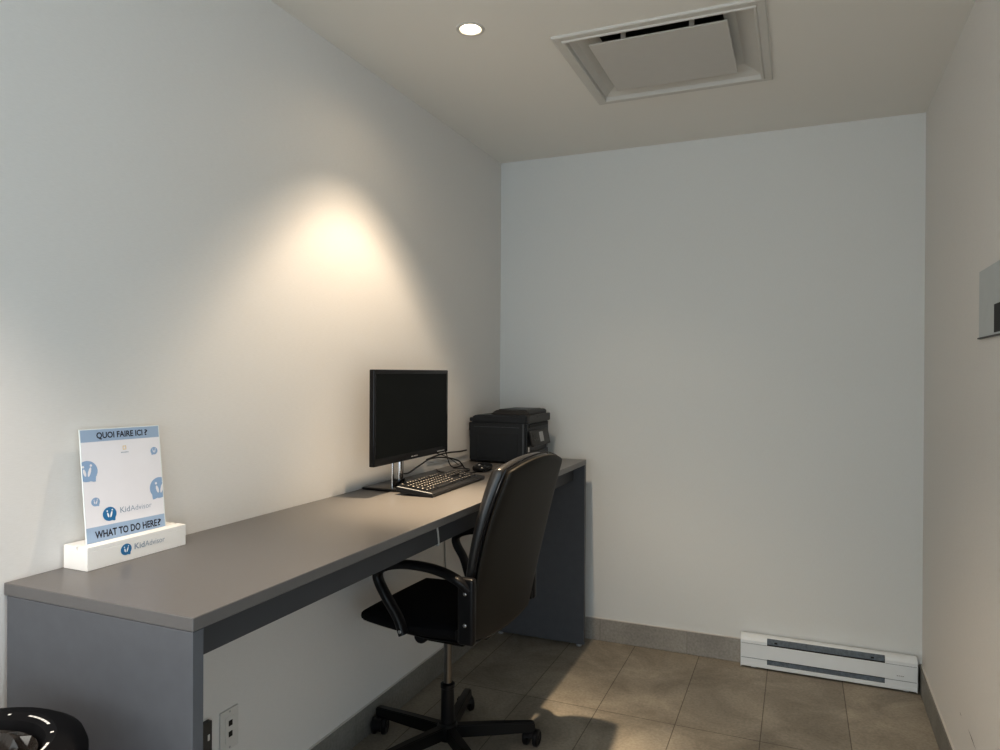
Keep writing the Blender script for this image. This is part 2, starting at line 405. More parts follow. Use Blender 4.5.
# seam piping round the side of the back
b = BM(); ring = []
KQ = lambda q: .40 if q > 0 else .22
fb = backpos(-.010, 1.002); nn = 72
for i in range(nn + 1):
    a = 2 * PI * i / nn; c, s = math.cos(a), math.sin(a); m_ = max(abs(c), abs(s)); a_, b_ = c / m_, s / m_
    ring.append(Vector(fb(a_ * math.sqrt(1 - KQ(b_) * b_ * b_ / 2), b_ * math.sqrt(1 - KQ(b_) * a_ * a_ / 2), 0)))
add_sweep(b, ring, .0028, n=6); cpart('piping', b, M['black_gloss'], back)
# arm loops
for sgn in (1, -1):
    y = .258 if sgn > 0 else -.236
    P = [(.030, .487), (.050, .535), (.082, .600), (.112, .648), (.116, .676), (.090, .697), (.030, .712), (-.05, .714), (-.12, .704), (-.175, .684), (-.203, .655)]
    path = spline([(x - .012, y + (.010 * sgn if .1 < i / 10 < .95 else 0), z + .006) for i, (x, z) in enumerate(P)], 6)
    b = BM(); add_sweep(b, path, .0135, .0125, up=(0, 1, 0), n=14, sq=2.6, scale=None)
    bmesh.ops.scale(b, vec=(1, 1.55, 1), space=Matrix.Translation((0, -y, 0)), verts=b.verts)
    arm = cpart('armrest', b, M['chair_plastic'])
    b = BM(); add_box(b, (-.232, y - .014, .498), (-.178, y + .014, .700), .010, 3); add_box(b, (-.225, y - .008 - .014 * sgn, .500), (-.16, y + .008 - .014 * sgn, .53), .003)
    br = cpart('arm_bracket', b, M['chair_plastic'], arm)
    for (xx, zz, pr) in ((-.206, .655, br), (-.206, .560, br), (.022, .506, arm)):
        b = BM(); add_lathe(b, [(.006, 0), (.006, .002), (.004, .0035)], n=12, mx=Matrix.Translation((xx, y + (.016 if pr is br else .017) * sgn, zz)) @ Matrix.Rotation(-PI / 2 * sgn, 4, 'X'))
        cpart('screw', b, M['steel'], pr)
# mechanism
b = BM(); add_box(b, (-.10, -.075, .405), (.09, .075, .442), .010, 2); add_box(b, (-.17, -.04, .43), (-.05, .04, .447), .005); mech = cpart('tilt_mechanism', b, M['black_metal'])
b = BM(); add_lathe(b, [(.020, 0), (.024, .006), (.024, .04), (.02, .046)], n=20, mx=Matrix.Translation((.055, .10, .425)) @ Matrix.Rotation(PI / 2, 4, 'X')); cpart('knob', b, M['chair_plastic'], mech)
b = BM(); add_sweep(b, [(0, -.07, .42), (0, -.17, .425), (0, -.22, .42)], .005, n=8); cpart('lever', b, M['black_metal'], mech)
# column
b = BM(); add_lathe(b, [(.023, .060), (.024, .075), (.0225, .225), (.025, .228), (.025, .240), (.018, .244)], n=28); cpart('column_sleeve', b, M['chair_plastic'])
b = BM(); add_lathe(b, [(.0145, .24), (.0145, .41)], n=24); cpart('gas_lift', b, M['dark_steel'])
b = BM(); add_lathe(b, [(.018, .042), (.033, .050), (.035, .062), (.035, .098), (.030, .104), (.020, .106)], n=28); cpart('base_hub', b, M['black_metal'])
for wa in (30, 102, 174, 246, 318):
    a = math.radians(wa) - CR; ca, sa = math.cos(a), math.sin(a); mx = Matrix.Rotation(a, 4, 'Z')
    t = bmesh.new()
    sec = lambda x, w, z0, z1: [t.verts.new((x, yy, zz)) for yy, zz in ((-w, z0), (w, z0), (w * .82, z1), (-w * .82, z1))]
    S = [sec(.022, .019, .056, .098), sec(.16, .0175, .056, .096), sec(.292, .016, .058, .091), sec(.306, .0155, .060, .088)]
    for p_, q_ in zip(S, S[1:]):
        for i in range(4): t.faces.new((p_[i], p_[(i + 1) % 4], q_[(i + 1) % 4], q_[i]))
    t.faces.new(S[0][::-1]); t.faces.new(S[-1]); bmesh.ops.recalc_face_normals(t, faces=list(t.faces))
    bmesh.ops.bevel(t, geom=list(t.edges), offset=.003, segments=2, affect='EDGES')
    b = BM(); merge(b, t, mx); leg = cpart('base_leg', b, M['black_metal'])
    # caster
    sw = math.radians({30: 60, 102: 35, 174: 112, 246: 60, 318: 145}[wa]); cx, cy = .290 * ca, .290 * sa
    mc = Matrix.Translation((cx, cy, 0)) @ Matrix.Rotation(a + sw, 4, 'Z')
    b = BM(); add_lathe(b, [(.006, .045), (.006, .064)], n=12, mx=mc)
    hood = [(.016 + .0305 * math.cos(q), .0295 + .0305 * math.sin(q)) for q in [math.radians(d) for d in range(-15, 166, 15)]]
    t = bmesh.new(); add_prism(t, hood, 1, -.011, .011); merge(b, t, mc)
    cs = cpart('caster', b, M['chair_plastic'], leg)
    # wheels (two per caster)
    for sy in (-.0185, .0185):
        b = BM(); add_lathe(b, [(.006, -.0095), (.024, -.0095), (.0290, -.006), (.0295, 0), (.0290, .006), (.024, .0095), (.020, .0075), (.008, .0075), (.006, .010)], n=24,
                            mx=mc @ Matrix.Translation((.016, sy, .0295)) @ Matrix.Rotation(-PI / 2 if sy > 0 else PI / 2, 4, 'X'))
        cs2 = obj('wheel', b, M['chair_plastic'], leg, smooth=True)

# ================================================================= MONITOR
mon = thing('computer_monitor', 'wide black flat computer monitor with a dark blank screen on a chrome stem', 'monitor', (.09, 2.23, .9))
Lb, Rb = Vector((.152, 1.977)), Vector((.152, 2.508)); ax = (Rb - Lb).normalized(); nx = Vector((ax.y, -ax.x))    # nx points to the chair
ZB, ZT = 1.003, 1.327; mw = (Rb - Lb).length
MM = Matrix(((ax.x, nx.x, 0, Lb.x), (ax.y, nx.y, 0, Lb.y), (0, 0, 1, 0), (0, 0, 0, 1)))      # local: x along screen, y outward, z up
b = BM(); t = BM(); add_box(t, (0, -.020, ZB), (mw, 0, ZT), .004, 3)
add_box(t, (.05, -.045, ZB + .05), (mw - .05, -.016, ZT - .05), .014, 3); merge(b, t, MM); hs = part('housing', b, M['black_gloss'], mon, True)
b = BM(); t = BM(); add_box(t, (.014, -.001, ZB + .026), (mw - .014, .0006, ZT - .014)); merge(b, t, MM); part('screen', b, M['screen'], hs)
b = BM(); t = BM()
for k, w_ in enumerate((.010, .006, .009, .007, .008)): add_box(t, (mw / 2 - .022 + k * .0095, 0, ZB + .009), (mw / 2 - .022 + k * .0095 + w_ * .75, .0004, ZB + .0125))
merge(b, t, MM); part('maker_mark', b, M['grey_mark'], hs)
b = BM(); t = BM(); add_box(t, (mw - .09, 0, ZB + .007), (mw - .03, .0008, ZB + .011), .0004, 1); merge(b, t, MM); part('button_row', b, M['grey_mark'], hs)
b = BM(); add_lathe(b, [(.015, .905), (.015, 1.08)], (.098, 2.228, 0), 28); part('stem', b, M['chrome'], mon, True)
b = BM(); add_lathe(b, [(.006, .905), (.006, 1.08)], (.098, 2.180, 0), 16); part('stem', b, M['chrome'], mon, True)
b = BM(); add_lathe(b, [(.030, .906), (.028, .916), (.021, .922), (.020, .93)], (.098, 2.228, 0), 28); part('stem_collar', b, M['black_gloss'], mon, True)
b = BM(); add_box(b, (.010, 2.118, .9), (.172, 2.345, .909), .004, 3); part('foot_plate', b, M['black_gloss'], mon, True)

# ================================================================= KEYBOARD
kb = thing('keyboard', 'black full size computer keyboard with pale key markings in front of the monitor', 'keyboard', (.235, 2.298, .9))
KL, KWd = .450, .140
# local frame: x along the length (far = +), y away from the user (towards wall), tilt up at the back
KM = Matrix.Translation((.320, 2.073, .9)) @ Matrix.Rotation(math.radians(91.5), 4, 'Z')      # x->+Y, y->-X
def ktop(y): return .0125 + (.017) * (y / KWd)
b = BM(); t = BM(); prof = [(0, .004), (.004, .001), (KWd - .02, .008), (KWd, .012), (KWd, .027), (KWd - .003, .0295), (.003, .0135), (0, .012)]
add_prism(t, prof, 0, 0, KL); bmesh.ops.bevel(t, geom=[e for e in t.edges], offset=.0012, segments=1, affect='EDGES'); merge(b, t, KM); body = part('case', b, M['black'], kb)
b = BM(); t = BM(); add_prism(t, [(.004, .0128), (KWd - .004, .0282), (KWd - .004, .0300), (.004, .0146)], 0, -.0006, .005); merge(b, t, KM); part('end_highlight', b, M['grey_mark'], body)  # edge highlight of the case end, painted on as a grey strip
for xx in (.04, KL - .07):
    b = BM(); t = BM(); add_box(t, (xx, KWd - .03, 0), (xx + .03, KWd - .018, .014), .002, 1); merge(b, t, KM); part('folding_foot', b, M['black'], body)
    b = BM(); t = BM(); add_box(t, (xx, .004, 0), (xx + .03, .010, .005)); merge(b, t, KM); part('rubber_foot', b, M['black'], body)
U = .0188
rows = []
def row(y, specs, dep=1.):
    x = .012
    for s in specs:
        if s < 0: x += -s * U
        else: rows.append((x, y, s * U, dep)); x += s * U
row(.1155, [1, -1, 1, 1, 1, 1, -.5, 1, 1, 1, 1, -.5, 1, 1, 1, 1])
row(.0925, [1] * 13 + [2, -.25, 1, 1, 1, -.25, 1, 1, 1, 1])
row(.0745, [1.5] + [1] * 12 + [1.5, -.25, 1, 1, 1, -.25, 1, 1, 1])
row(.0565, [1.75] + [1] * 11 + [2.25, -3.5, 1, 1, 1])
row(.0385, [2.25] + [1] * 10 + [2.75, -1.25, 1, -1.25, 1, 1, 1])
row(.0205, [1.25, 1.25, 1.25, 6.25, 1.25, 1.25, 1.25, 1.25, -.25, 1, 1, 1, -.25, 2, 1])
x_last = .012 + (13 + 2 + .25 + 3 + .25 + 3) * U
rows.append((x_last, .0745, U, 2.)); rows.append((x_last, .0385, U, 2.))
rows = [r for r in rows if not (abs(r[1] - .0205) < 1e-6 and abs(r[0] - (x_last)) < 1e-6)]
rows = [r for r in rows if r[0] + r[2] < KL - .002]
rows = rows[:100]
for (x, y, w, dp) in rows:
    h = .0165 * dp + (.0020 if dp > 1 else 0); z0 = ktop(y) - .001; z1 = ktop(y) + .0075; z2 = z1 + .134 * (h)
    t = bmesh.new(); g = .0012; q = .0022
    lo = [(x + g, y, z0), (x + w - g, y, z0), (x + w - g, y + h, z0 + .002), (x + g, y + h, z0 + .002)]
    hi = [(x + g + q, y + q, z1), (x + w - g - q, y + q, z1), (x + w - g - q, y + h - q * .6, z2), (x + g + q, y + h - q * .6, z2)]
    A = [t.verts.new(p) for p in lo]; B_ = [t.verts.new(p) for p in hi]
    for i in range(4): t.faces.new((A[i], A[(i + 1) % 4], B_[(i + 1) % 4], B_[i]))
    t.faces.new(A[::-1]); t.faces.new(B_)
    if w < 3 * U:      # pale legend, printed at the back-left of the cap top
        lx, ly = x + g + q + .0016, y + h - q - .0062
        zz = lambda yy: z1 + (z2 - z1) * (yy - y - q) / max(1e-6, (h - q * 1.6)) + .00025
        ww = .0045 if w < 1.4 * U else .008
        f = t.faces.new([t.verts.new(p) for p in ((lx, ly, zz(ly)), (lx + ww, ly, zz(ly)), (lx + ww, ly + .0040, zz(ly + .004)), (lx, ly + .0040, zz(ly + .004)))])
        f.material_index = 1
    b = BM(); merge(b, t, KM); part('key', b, [M['black'], M['key_print']], body)
b = BM(); t = BM()
for k in range(3): add_box(t, (KL - .080 + k * .018, .1345, ktop(.1345) + .001), (KL - .074 + k * .018, .1375, ktop(.137) + .0018))
merge(b, t, KM); part('indicator_lights', b, M['grey_mark'], body)

# ================================================================= MOUSE
ms = thing('computer_mouse', 'small glossy black computer mouse beyond the keyboard', 'mouse', (.205, 2.735, .9))
def mpos(u, v, s): return (.205 + .033 * u * (1 - .12 * v), 2.735 + .060 * v, .9 + .018 + (s * (1.0 if s > 0 else 1.0)) - .004 * abs(v))
t = pad(14, .75, mpos, .016, 3.)
for v in t.verts: v.co.z = max(v.co.z, .9008)
mb = part('body', t, M['black_gloss'], ms, True)
b = BM(); add_lathe(b, [(.003, -.003), (.0075, -.003), (.0075, .003), (.003, .003)], n=16, mx=Matrix.Translation((.205, 2.700, .925)) @ Matrix.Rotation(PI / 2, 4, 'Y')); part('scroll_wheel', b, M['grey_mark'], mb, True)

# ================================================================= PRINTER
pr = thing('printer', 'bulky black multifunction printer in the far corner of the desk', 'printer', (.17, 3.14, .9))
PX0, PX1, PY0, PY1 = .022, .322, 2.980, 3.285
b = BM(); add_prism(b, [(PX0, .908), (PX1 - .014, .908), (PX1 - .014, 1.090), (PX0 + .006, 1.090), (PX0, 1.080)], 1, PY0, PY1)
bmesh.ops.bevel(b, geom=list(b.edges), offset=.006, segments=2, affect='EDGES'); main = part('body', b, M['printer'], pr, True)
b = BM(); add_prism(b, [(PX0 + .010, 1.0885), (PX1 - .012, 1.0885), (PX1 - .012, 1.122), (PX0 + .034, 1.122), (PX0 + .012, 1.112)], 1, PY0 - .0005, PY1 - .002)
bmesh.ops.bevel(b, geom=list(b.edges), offset=.005, segments=2, affect='EDGES'); scl = part('scanner_lid', b, M['printer'], pr, True)
b = BM(); add_prism(b, [(PX0 + .085, 1.120), (PX0 + .105, 1.138), (PX0 + .120, 1.144), (PX1 - .030, 1.144), (PX1 - .022, 1.138), (PX1 - .022, 1.120)], 1, PY0 + .050, PY1 - .010)
bmesh.ops.bevel(b, geom=list(b.edges), offset=.003, segments=2, affect='EDGES'); fd = part('document_feeder', b, M['printer_warm'], pr)
b = BM(); add_box(b, (PX0 + .12, PY0 + .070, 1.1435), (PX1 - .045, PY1 - .03, 1.1465), .001, 1); part('feeder_tray', b, M['printer'], fd)
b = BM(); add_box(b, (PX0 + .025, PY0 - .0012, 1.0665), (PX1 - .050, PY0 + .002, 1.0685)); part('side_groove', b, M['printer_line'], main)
b = BM(); add_box(b, (PX0 + .045, PY0 - .0018, .925), (PX1 - .055, PY0 + .001, 1.035), .0015, 1); part('side_cover', b, M['printer'], main)
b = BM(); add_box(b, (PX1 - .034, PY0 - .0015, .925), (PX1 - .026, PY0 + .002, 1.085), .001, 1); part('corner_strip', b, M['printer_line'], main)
b = BM(); add_box(b, (PX0 - .012, PY0 + .02, 1.045), (PX0 + .006, PY0 + .20, 1.085), .005, 2); add_box(b, (PX0 - .004, PY0 + .01, 1.09), (PX0 + .016, PY0 + .16, 1.108), .004, 2); part('rear_feed', b, M['printer'], main)
# control front (faces the chair)
b = BM(); add_box(b, (PX1 - .020, PY0 + .006, 1.088), (PX1 - .004, PY1 - .004, 1.124), .004, 2); add_box(b, (PX1 - .005, PY0 + .12, 1.110), (PX1 - .001, PY0 + .15, 1.116), .001, 1); part('front_lip', b, M['printer_warm'], scl)
b = BM(); add_box(b, (PX1 - .016, PY0 + .03, 1.066), (PX1 - .010, PY1 - .02, 1.082), .002, 1); part('output_slot', b, M['port'], main)
b = BM(); mp = Matrix.Translation((PX1 - .012, 0, 1.052)) @ Matrix.Rotation(math.radians(-12), 4, 'Y')
t = BM(); add_box(t, (-.004, PY0 + .03, -.075), (.010, PY1 - .045, 0), .004, 2); merge(b, t, mp); cp = part('control_panel', b, M['printer_warm'], pr, True)
b = BM(); t = BM(); add_box(t, (.0102, PY0 + .125, -.058), (.0112, PY0 + .175, -.012), .0004, 1); merge(b, t, mp); part('display', b, M['grey_mark'], cp)
b = BM(); t = BM()
for k in range(3):
    for j in range(2): add_box(t, (.0102, PY0 + .05 + k * .020, -.048 + j * .018), (.0110, PY0 + .060 + k * .020, -.040 + j * .018))
merge(b, t, mp); part('buttons', b, M['black_gloss'], cp)
b = BM(); add_box(b, (PX1 - .022, PY0 + .03, .912), (PX1 - .006, PY1 - .03, .955), .004, 2); part('paper_tray', b, M['printer'], main)
for yy in (PY0 + .022, PY1 - .035):
    b = BM(); add_box(b, (PX1 - .015, yy, .956), (PX1 - .008, yy + .008, .978), .001, 1); part('catch', b, M['grey_mark'], main)
for xx in (PX0 + .03, PX1 - .05):
    for yy in (PY0 + .03, PY1 - .03):
        b = BM(); add_lathe(b, [(.010, .900), (.012, .904), (.012, .910)], (xx, yy, 0), 14); part('foot', b, M['black'], main)

# ================================================================= CABLES
def cable(name, pts, r, m, label, loc):
    b = BM(); add_sweep(b, spline(pts, 8), r, n=8); o = obj(name, b, m, loc=loc, smooth=True); return tag(o, label, 'cable')
cable('power_cable', [(.006, 2.60, .952), (.012, 2.70, .962), (.012, 2.80, .962), (.012, 2.90, .956), (.010, 2.975, .955)], .0035, M['cable_black'],
      'black cable running along the wall between monitor and printer', (.012, 2.8, .95))
cable('monitor_cable', [(.085, 2.250, .945), (.075, 2.33, .935), (.066, 2.43, .950), (.062, 2.53, .966), (.070, 2.64, .960), (.10, 2.71, .940), (.115, 2.74, .906), (.14, 2.73, .9045), (.16, 2.68, .9045), (.14, 2.63, .9045), (.10, 2.66, .9045)], .0030, M['cable_black'],
      'black cable arching from the monitor stem down to the desk', (.09, 2.6, .903))
cable('video_cable', [(.030, 2.712, 1.00), (.036, 2.722, .965), (.045, 2.735, .92), (.052, 2.76, .9035), (.060, 2.80, .9030), (.050, 2.85, .9030), (.030, 2.88, .9030)], .0025, M['cable_black'],
      'thin black cable dropping behind the monitor edge', (.09, 2.7, .903))
cable('keyboard_cable', [(.172, 2.47, .9185), (.160, 2.52, .916), (.150, 2.575, .912), (.140, 2.60, .9045), (.105, 2.61, .9040), (.07, 2.605, .9040), (.05, 2.62, .904), (.02, 2.66, .904)], .0022, M['cable_black'],
      'thin black cable looping out from the back of the keyboard', (.12, 2.5, .903))
cable('mouse_cable', [(.203, 2.667, .9035), (.200, 2.655, .9030), (.19, 2.64, .9030), (.17, 2.63, .9030), (.14, 2.66, .9030), (.15, 2.71, .9030), (.12, 2.745, .9028), (.06, 2.74, .9028)], .0020, M['cable_black'],
      'thin black cable trailing from the mouse', (.2, 2.7, .902))
cable('curved_cable', [(.030, 2.85, .9035), (.022, 2.80, .93), (.012, 2.74, .955), (.008, 2.66, .975)], .0022, M['cable_black'],
      'thin black cable curving up the wall beside the printer', (.02, 2.8, .902))
cable('hanging_cable', [(.447, 1.872, .8745), (.4435, 1.874, .855), (.4435, 1.880, .83), (.4435, 1.884, .803), (.438, 1.888, .7955), (.425, 1.90, .797)], .0028, M['cable_grey'],
      'short pale grey cable looped over the dark board under the desktop', (.44, 1.88, .8))
cable('wall_cable', [(.004, 2.762, .868), (.0045, 2.764, .7), (.0045, 2.772, .55), (.005, 2.79, .35), (.016, 2.80, .09), (.02, 2.80, .004)], .0030, M['cable_grey'],
      'long pale grey cable running down the wall behind the chair', (.004, 2.762, .3))

# ================================================================= SIGN
BX0, BX1, BY0, BY1 = .007, .080, 1.014, 1.270
def text_bm(s, size, bold=0.):
    cu = bpy.data.curves.new('t', 'FONT'); cu.body = s; cu.size = size; cu.offset = bold; cu.resolution_u = 3; cu.fill_mode = 'FRONT'
    o = bpy.data.objects.new('t', cu); C.objects.link(o); bpy.context.view_layer.update()
    me = bpy.data.meshes.new_from_object(o.evaluated_get(bpy.context.evaluated_depsgraph_get()))
    b = BM(); b.from_mesh(me); bpy.data.objects.remove(o); bpy.data.curves.remove(cu); bpy.data.meshes.remove(me); return b
def fit_text(s, u0, u1, v0, h, fr, bold=0., mi=None):
    """text scaled to span u0..u1 with baseline v0 and cap height h, drawn on frame fr"""
    t = text_bm(s, 1., bold); xs = [v.co.x for v in t.verts]; ys = [v.co.y for v in t.verts]
    sx = (u1 - u0) / (max(xs) - min(xs)); x0 = min(xs); cap = .70
    for v in t.verts: v.co = Vector((u0 + (v.co.x - x0) * sx, v0 + v.co.y * h / cap, 0))
    bmesh.ops.transform(t, matrix=fr, verts=t.verts); return t
def poly(pts, fr, w=None):
    t = bmesh.new()
    if w: pts = [(min(max(p[0], 0), w), p[1]) for p in pts]
    t.faces.new([t.verts.new((p[0], p[1], 0)) for p in pts]); bmesh.ops.remove_doubles(t, verts=t.verts, dist=1e-6)
    bmesh.ops.transform(t, matrix=fr, verts=t.verts); return t
def frame(o, u, v, off):   # matrix: u along U, v along V, normal N
    n = u.cross(v).normalized(); o = o + n * off
    return Matrix(((u.x, v.x, n.x, o.x), (u.y, v.y, n.y, o.y), (u.z, v.z, n.z, o.z), (0, 0, 0, 1)))
def ell(cu, cv, a, bq, rot=0, n=28):
    return [(cu + a * math.cos(q) * math.cos(rot) - bq * math.sin(q) * math.sin(rot), cv + a * math.cos(q) * math.sin(rot) + bq * math.sin(q) * math.cos(rot)) for q in [2 * PI * i / n for i in range(n)]]
def emblem(cu, cv, d, O, U_, V_, off, m, parent, w=None, flip=1, fig=None):
    """speech-bubble disc with its tail and two small white figures (stroke + dot)"""
    pts = []
    for i in range(40):
        q = 2 * PI * i / 40; r = 1.
        dq = (q - math.radians(305 if flip > 0 else 235) + PI) % (2 * PI) - PI
        if abs(dq) < .28: r = 1 + .32 * (1 - abs(dq) / .28)
        pts.append((cu + d / 2 * 1.08 * r * math.cos(q), cv + d / 2 * .98 * r * math.sin(q)))
    b = poly(pts, frame(O, U_, V_, off), w); o = part('emblem', b, m, parent)
    f2 = frame(O, U_, V_, off + .00025); b = BM(); k = d
    for (du, dv, L_, rot) in ((-.13, -.06, .36, math.radians(105)), (.12, -.04, .46, math.radians(72))):
        merge(b, poly(ell(cu + du * k, cv + dv * k, L_ * k / 2, .07 * k, rot, 16), f2, w))
    for (du, dv) in ((-.19, .22), (.21, .26)):
        merge(b, poly(ell(cu + du * k, cv + dv * k, .06 * k, .06 * k, 0, 12), f2, w))
    part('emblem_figures', b, fig or M['ink_white'], o); return o

sb = thing('sign_holder', 'white rectangular block holding the printed card upright on the desk', 'sign holder', ((BX0 + BX1) / 2, (BY0 + BY1) / 2, .9))
b = BM()
SX0, SX1 = .0465, .0525      # slot for the card
add_box(b, (BX0, BY0, .9), (BX1, BY1, .940), .0008, 1)
add_box(b, (BX0, BY0, .9395), (SX0 - .001, BY1, .9495), .0008, 1); add_box(b, (SX1, BY0, .9395), (BX1, BY1, .9495), .0008, 1)
blk = part('block', b, M['white'], sb)
O = Vector((BX1, BY0, .9)); U_ = Vector((0, 1, 0)); V_ = Vector((0, 0, 1))
emblem(.092, .0260, .025, O, U_, V_, .0004, M['blue'], blk)
b = BM(); merge(b, fit_text('Kid', .113, .139, .0215, .0125, frame(O, U_, V_, .0005), .012)); part('lettering', b, M['ink_grey'], blk)
b = BM(); merge(b, fit_text('Advisor', .1405, .194, .0215, .0125, frame(O, U_, V_, .0005), -.006)); part('lettering', b, M['ink_grey'], blk)

cw, chh = .204, .252
P0 = Vector((.0505, 1.035, .9415)); Vd = Vector((-.0305, .004, .250)).normalized(); Ud = Vector((0, 1, 0)); Ud = (Ud - Vd * Ud.dot(Vd)).normalized()
cd = thing('information_card', 'tall white and blue printed card reading QUOI FAIRE ICI ? in a white block', 'sign card', (.05, 1.137, .9415))
fr0 = frame(P0, Ud, Vd, 0)
b = BM(); t = BM(); add_box(t, (0, 0, -.003), (cw, chh, 0), .0004, 1); merge(b, t, fr0); panel = part('panel', b, M['edge'], cd)
b = BM(); merge(b, poly([(.0012, .0002), (cw - .003, .0002), (cw - .003, chh - .0015), (.0012, chh - .0015)], frame(P0, Ud, Vd, .0002))); part('face_print', b, M['card'], panel)
for (v0, v1) in ((.888, .992), (.014, .160)):
    b = BM(); merge(b, poly([(.0012, v0 * chh), (cw - .003, v0 * chh), (cw - .003, v1 * chh), (.0012, v1 * chh)], frame(P0, Ud, Vd, .0004))); part('blue_band', b, M['band'], panel)
b = BM(); merge(b, fit_text('QUOI FAIRE ICI', .19 * cw, .765 * cw, .915 * chh, .0130, frame(P0, Ud, Vd, .0006), .024)); merge(b, fit_text('?', .79 * cw, .832 * cw, .915 * chh, .0130, frame(P0, Ud, Vd, .0006), .012)); part('lettering', b, M['ink'], panel)
b = BM(); merge(b, fit_text('WHAT TO DO HERE', .10 * cw, .875 * cw, .062 * chh, .0150, frame(P0, Ud, Vd, .0006), .024)); merge(b, fit_text('?', .882 * cw, .932 * cw, .062 * chh, .0150, frame(P0, Ud, Vd, .0006), .012)); part('lettering', b, M['ink'], panel)
emblem(.285 * cw, .250 * chh, .031, P0, Ud, Vd, .0006, M['blue'], panel)
b = BM(); merge(b, fit_text('Kid', .415 * cw, .535 * cw, .242 * chh, .0125, frame(P0, Ud, Vd, .0006), .006)); part('lettering', b, M['ink_grey'], panel)
b = BM(); merge(b, fit_text('Advisor', .545 * cw, .82 * cw, .242 * chh, .0120, frame(P0, Ud, Vd, .0006), -.008)); part('lettering', b, M['ink_grey'], panel)
wc = cw - .003
emblem(.055 * cw, .640 * chh, .046, P0, Ud, Vd, .0006, M['pale_blue'], panel, wc, 1, M['card'])
emblem(.945 * cw, .410 * chh, .050, P0, Ud, Vd, .0006, M['pale_blue'], panel, wc, -1, M['card'])
emblem(.905 * cw, .760 * chh, .018, P0, Ud, Vd, .0006, M['pale_blue'], panel, wc, -1, M['card'])
emblem(.130 * cw, .372 * chh, .019, P0, Ud, Vd, .0006, M['pale_blue'], panel, wc, 1, M['card'])
b = BM(); cu_, cv_ = .52 * cw, .815 * chh; f6 = frame(P0, Ud, Vd, .0006)
def ringpoly(cu, cv, r0, r1, f, n=4, rot=PI / 4):
    t = bmesh.new(); A = [t.verts.new((cu + r0 * math.cos(rot + 2 * PI * i / n), cv + r0 * math.sin(rot + 2 * PI * i / n), 0)) for i in range(n)]
    B_ = [t.verts.new((cu + r1 * math.cos(rot + 2 * PI * i / n), cv + r1 * math.sin(rot + 2 * PI * i / n), 0)) for i in range(n)]
    for i in range(n): t.faces.new((A[i], B_[i], B_[(i + 1) % n], A[(i + 1) % n]))
    bmesh.ops.transform(t, matrix=f, verts=t.verts); return t
merge(b, ringpoly(cu_, cv_, .0042, .0060, f6)); lg = part('small_logo', b, M['ink_yellow'], panel)
b = BM()
for k in range(6): merge(b, poly([(cu_ - .0095 + k * .0033, cv_ - .0115), (cu_ - .0073 + k * .0033, cv_ - .0115), (cu_ - .0073 + k * .0033, cv_ - .0093), (cu_ - .0095 + k * .0033, cv_ - .0093)], f6))
part('tiny_print', b, M['ink_grey'], lg)

# ================================================================= BASEBOARD HEATER
ht = thing('baseboard_heater', 'white electric baseboard heater with dark slots at the foot of the back wall', 'heater', (1.553, D - .045, 0))
HX0, HX1, HY = 1.207, 1.8985, 3.340
z0h = .008
# shell as a profile (y,z) swept in x, with real slots: lower skirt, middle face, top hood; end caps close it
yb = D - .0101
b = BM(); add_box(b, (HX0 + .018, yb - .006, z0h), (HX1 - .018, yb, .135)); part('back_plate', b, M['heater_dark'], ht)
b = BM(); add_prism(b, [(HY + .004, z0h), (HY, z0h + .003), (HY, .026), (HY + .003, .027), (HY + .003, z0h + .004), (yb, z0h + .004), (yb, z0h)], 0, HX0, HX1); part('skirt', b, M['heater'], ht)
b = BM(); add_box(b, (HX0 + .002, HY + .0005, .050), (HX1 - .002, HY + .003, .1115), .0008, 1); mf = part('front_panel', b, M['heater'], ht)
b = BM()
for (a, c_) in ((HX0 + .0005, 1.318), (1.780, HX1 - .0005)):
    b = BM(); add_box(b, (a, HY + .001, .012), (c_, HY + .004, .112)); add_prism(b, [(HY, .1125), (HY + .001, .126), (HY + .008, .137), (HY + .02, .1425), (HY + .02, .1405), (HY + .010, .135), (HY + .003, .124), (HY + .002, .1125)], 0, a, c_); part('end_cover', b, M['heater'], ht)
b = BM(); add_prism(b, [(HY + .012, .1385), (HY + .016, .1410), (HY + .026, .1435), (yb, .1435), (yb, .1420), (HY + .026, .1420), (HY + .018, .1395)], 0, HX0, HX1); part('top_hood', b, M['heater'], ht)
b = BM(); add_box(b, (1.318, HY + .012, .112), (1.780, HY + .014, .140)); add_box(b, (1.318, HY + .010, .016), (1.780, HY + .012, .05)); part('grille', b, M['heater_dark'], ht)
for (a, c_) in ((HX0 + .003, 1.318), (1.780, HX1 - .003)):
    for zz in (.1120, .0480):
        b = BM(); add_box(b, (a, HY - .0004, zz - .0006), (c_, HY + .0012, zz + .0006)); part('seam', b, M['heater_dark'], ht)
for xx in (1.348, 1.728):
    b = BM(); add_box(b, (xx, HY + .008, .121), (xx + .012, HY + .012, .127), .001, 1); part('clip', b, M['port'], ht)
b = BM(); add_box(b, (1.318, HY + .005, .1110), (1.780, HY + .008, .1145)); add_box(b, (1.318, HY + .006, .046), (1.780, HY + .008, .050)); part('slot_lip', b, M['port'], ht)
for a in (HX0, HX1):
    s_ = -1 if a == HX0 else 1
    b = BM(); prof = [(yb, z0h - .002), (HY - .001, z0h - .002), (HY - .001, .118), (HY + .004, .132), (HY + .016, .1445), (yb, .1455)]
    add_prism(b, prof, 0, min(a, a - s_ * .0025), max(a, a - s_ * .0025)); part('end_cap', b, M['heater'], ht)
b = BM()
for k in range(4): add_box(b, (1.823 + k * .007, HY - .0001, .066), (1.828 + k * .007, HY + .0006, .0685))
part('maker_mark', b, M['grey_mark'], mf)
b = BM()
for xx in (1.25, 1.85): add_box(b, (xx, HY + .02, 0), (xx + .02, yb, .009))
part('foot', b, M['heater'], ht)

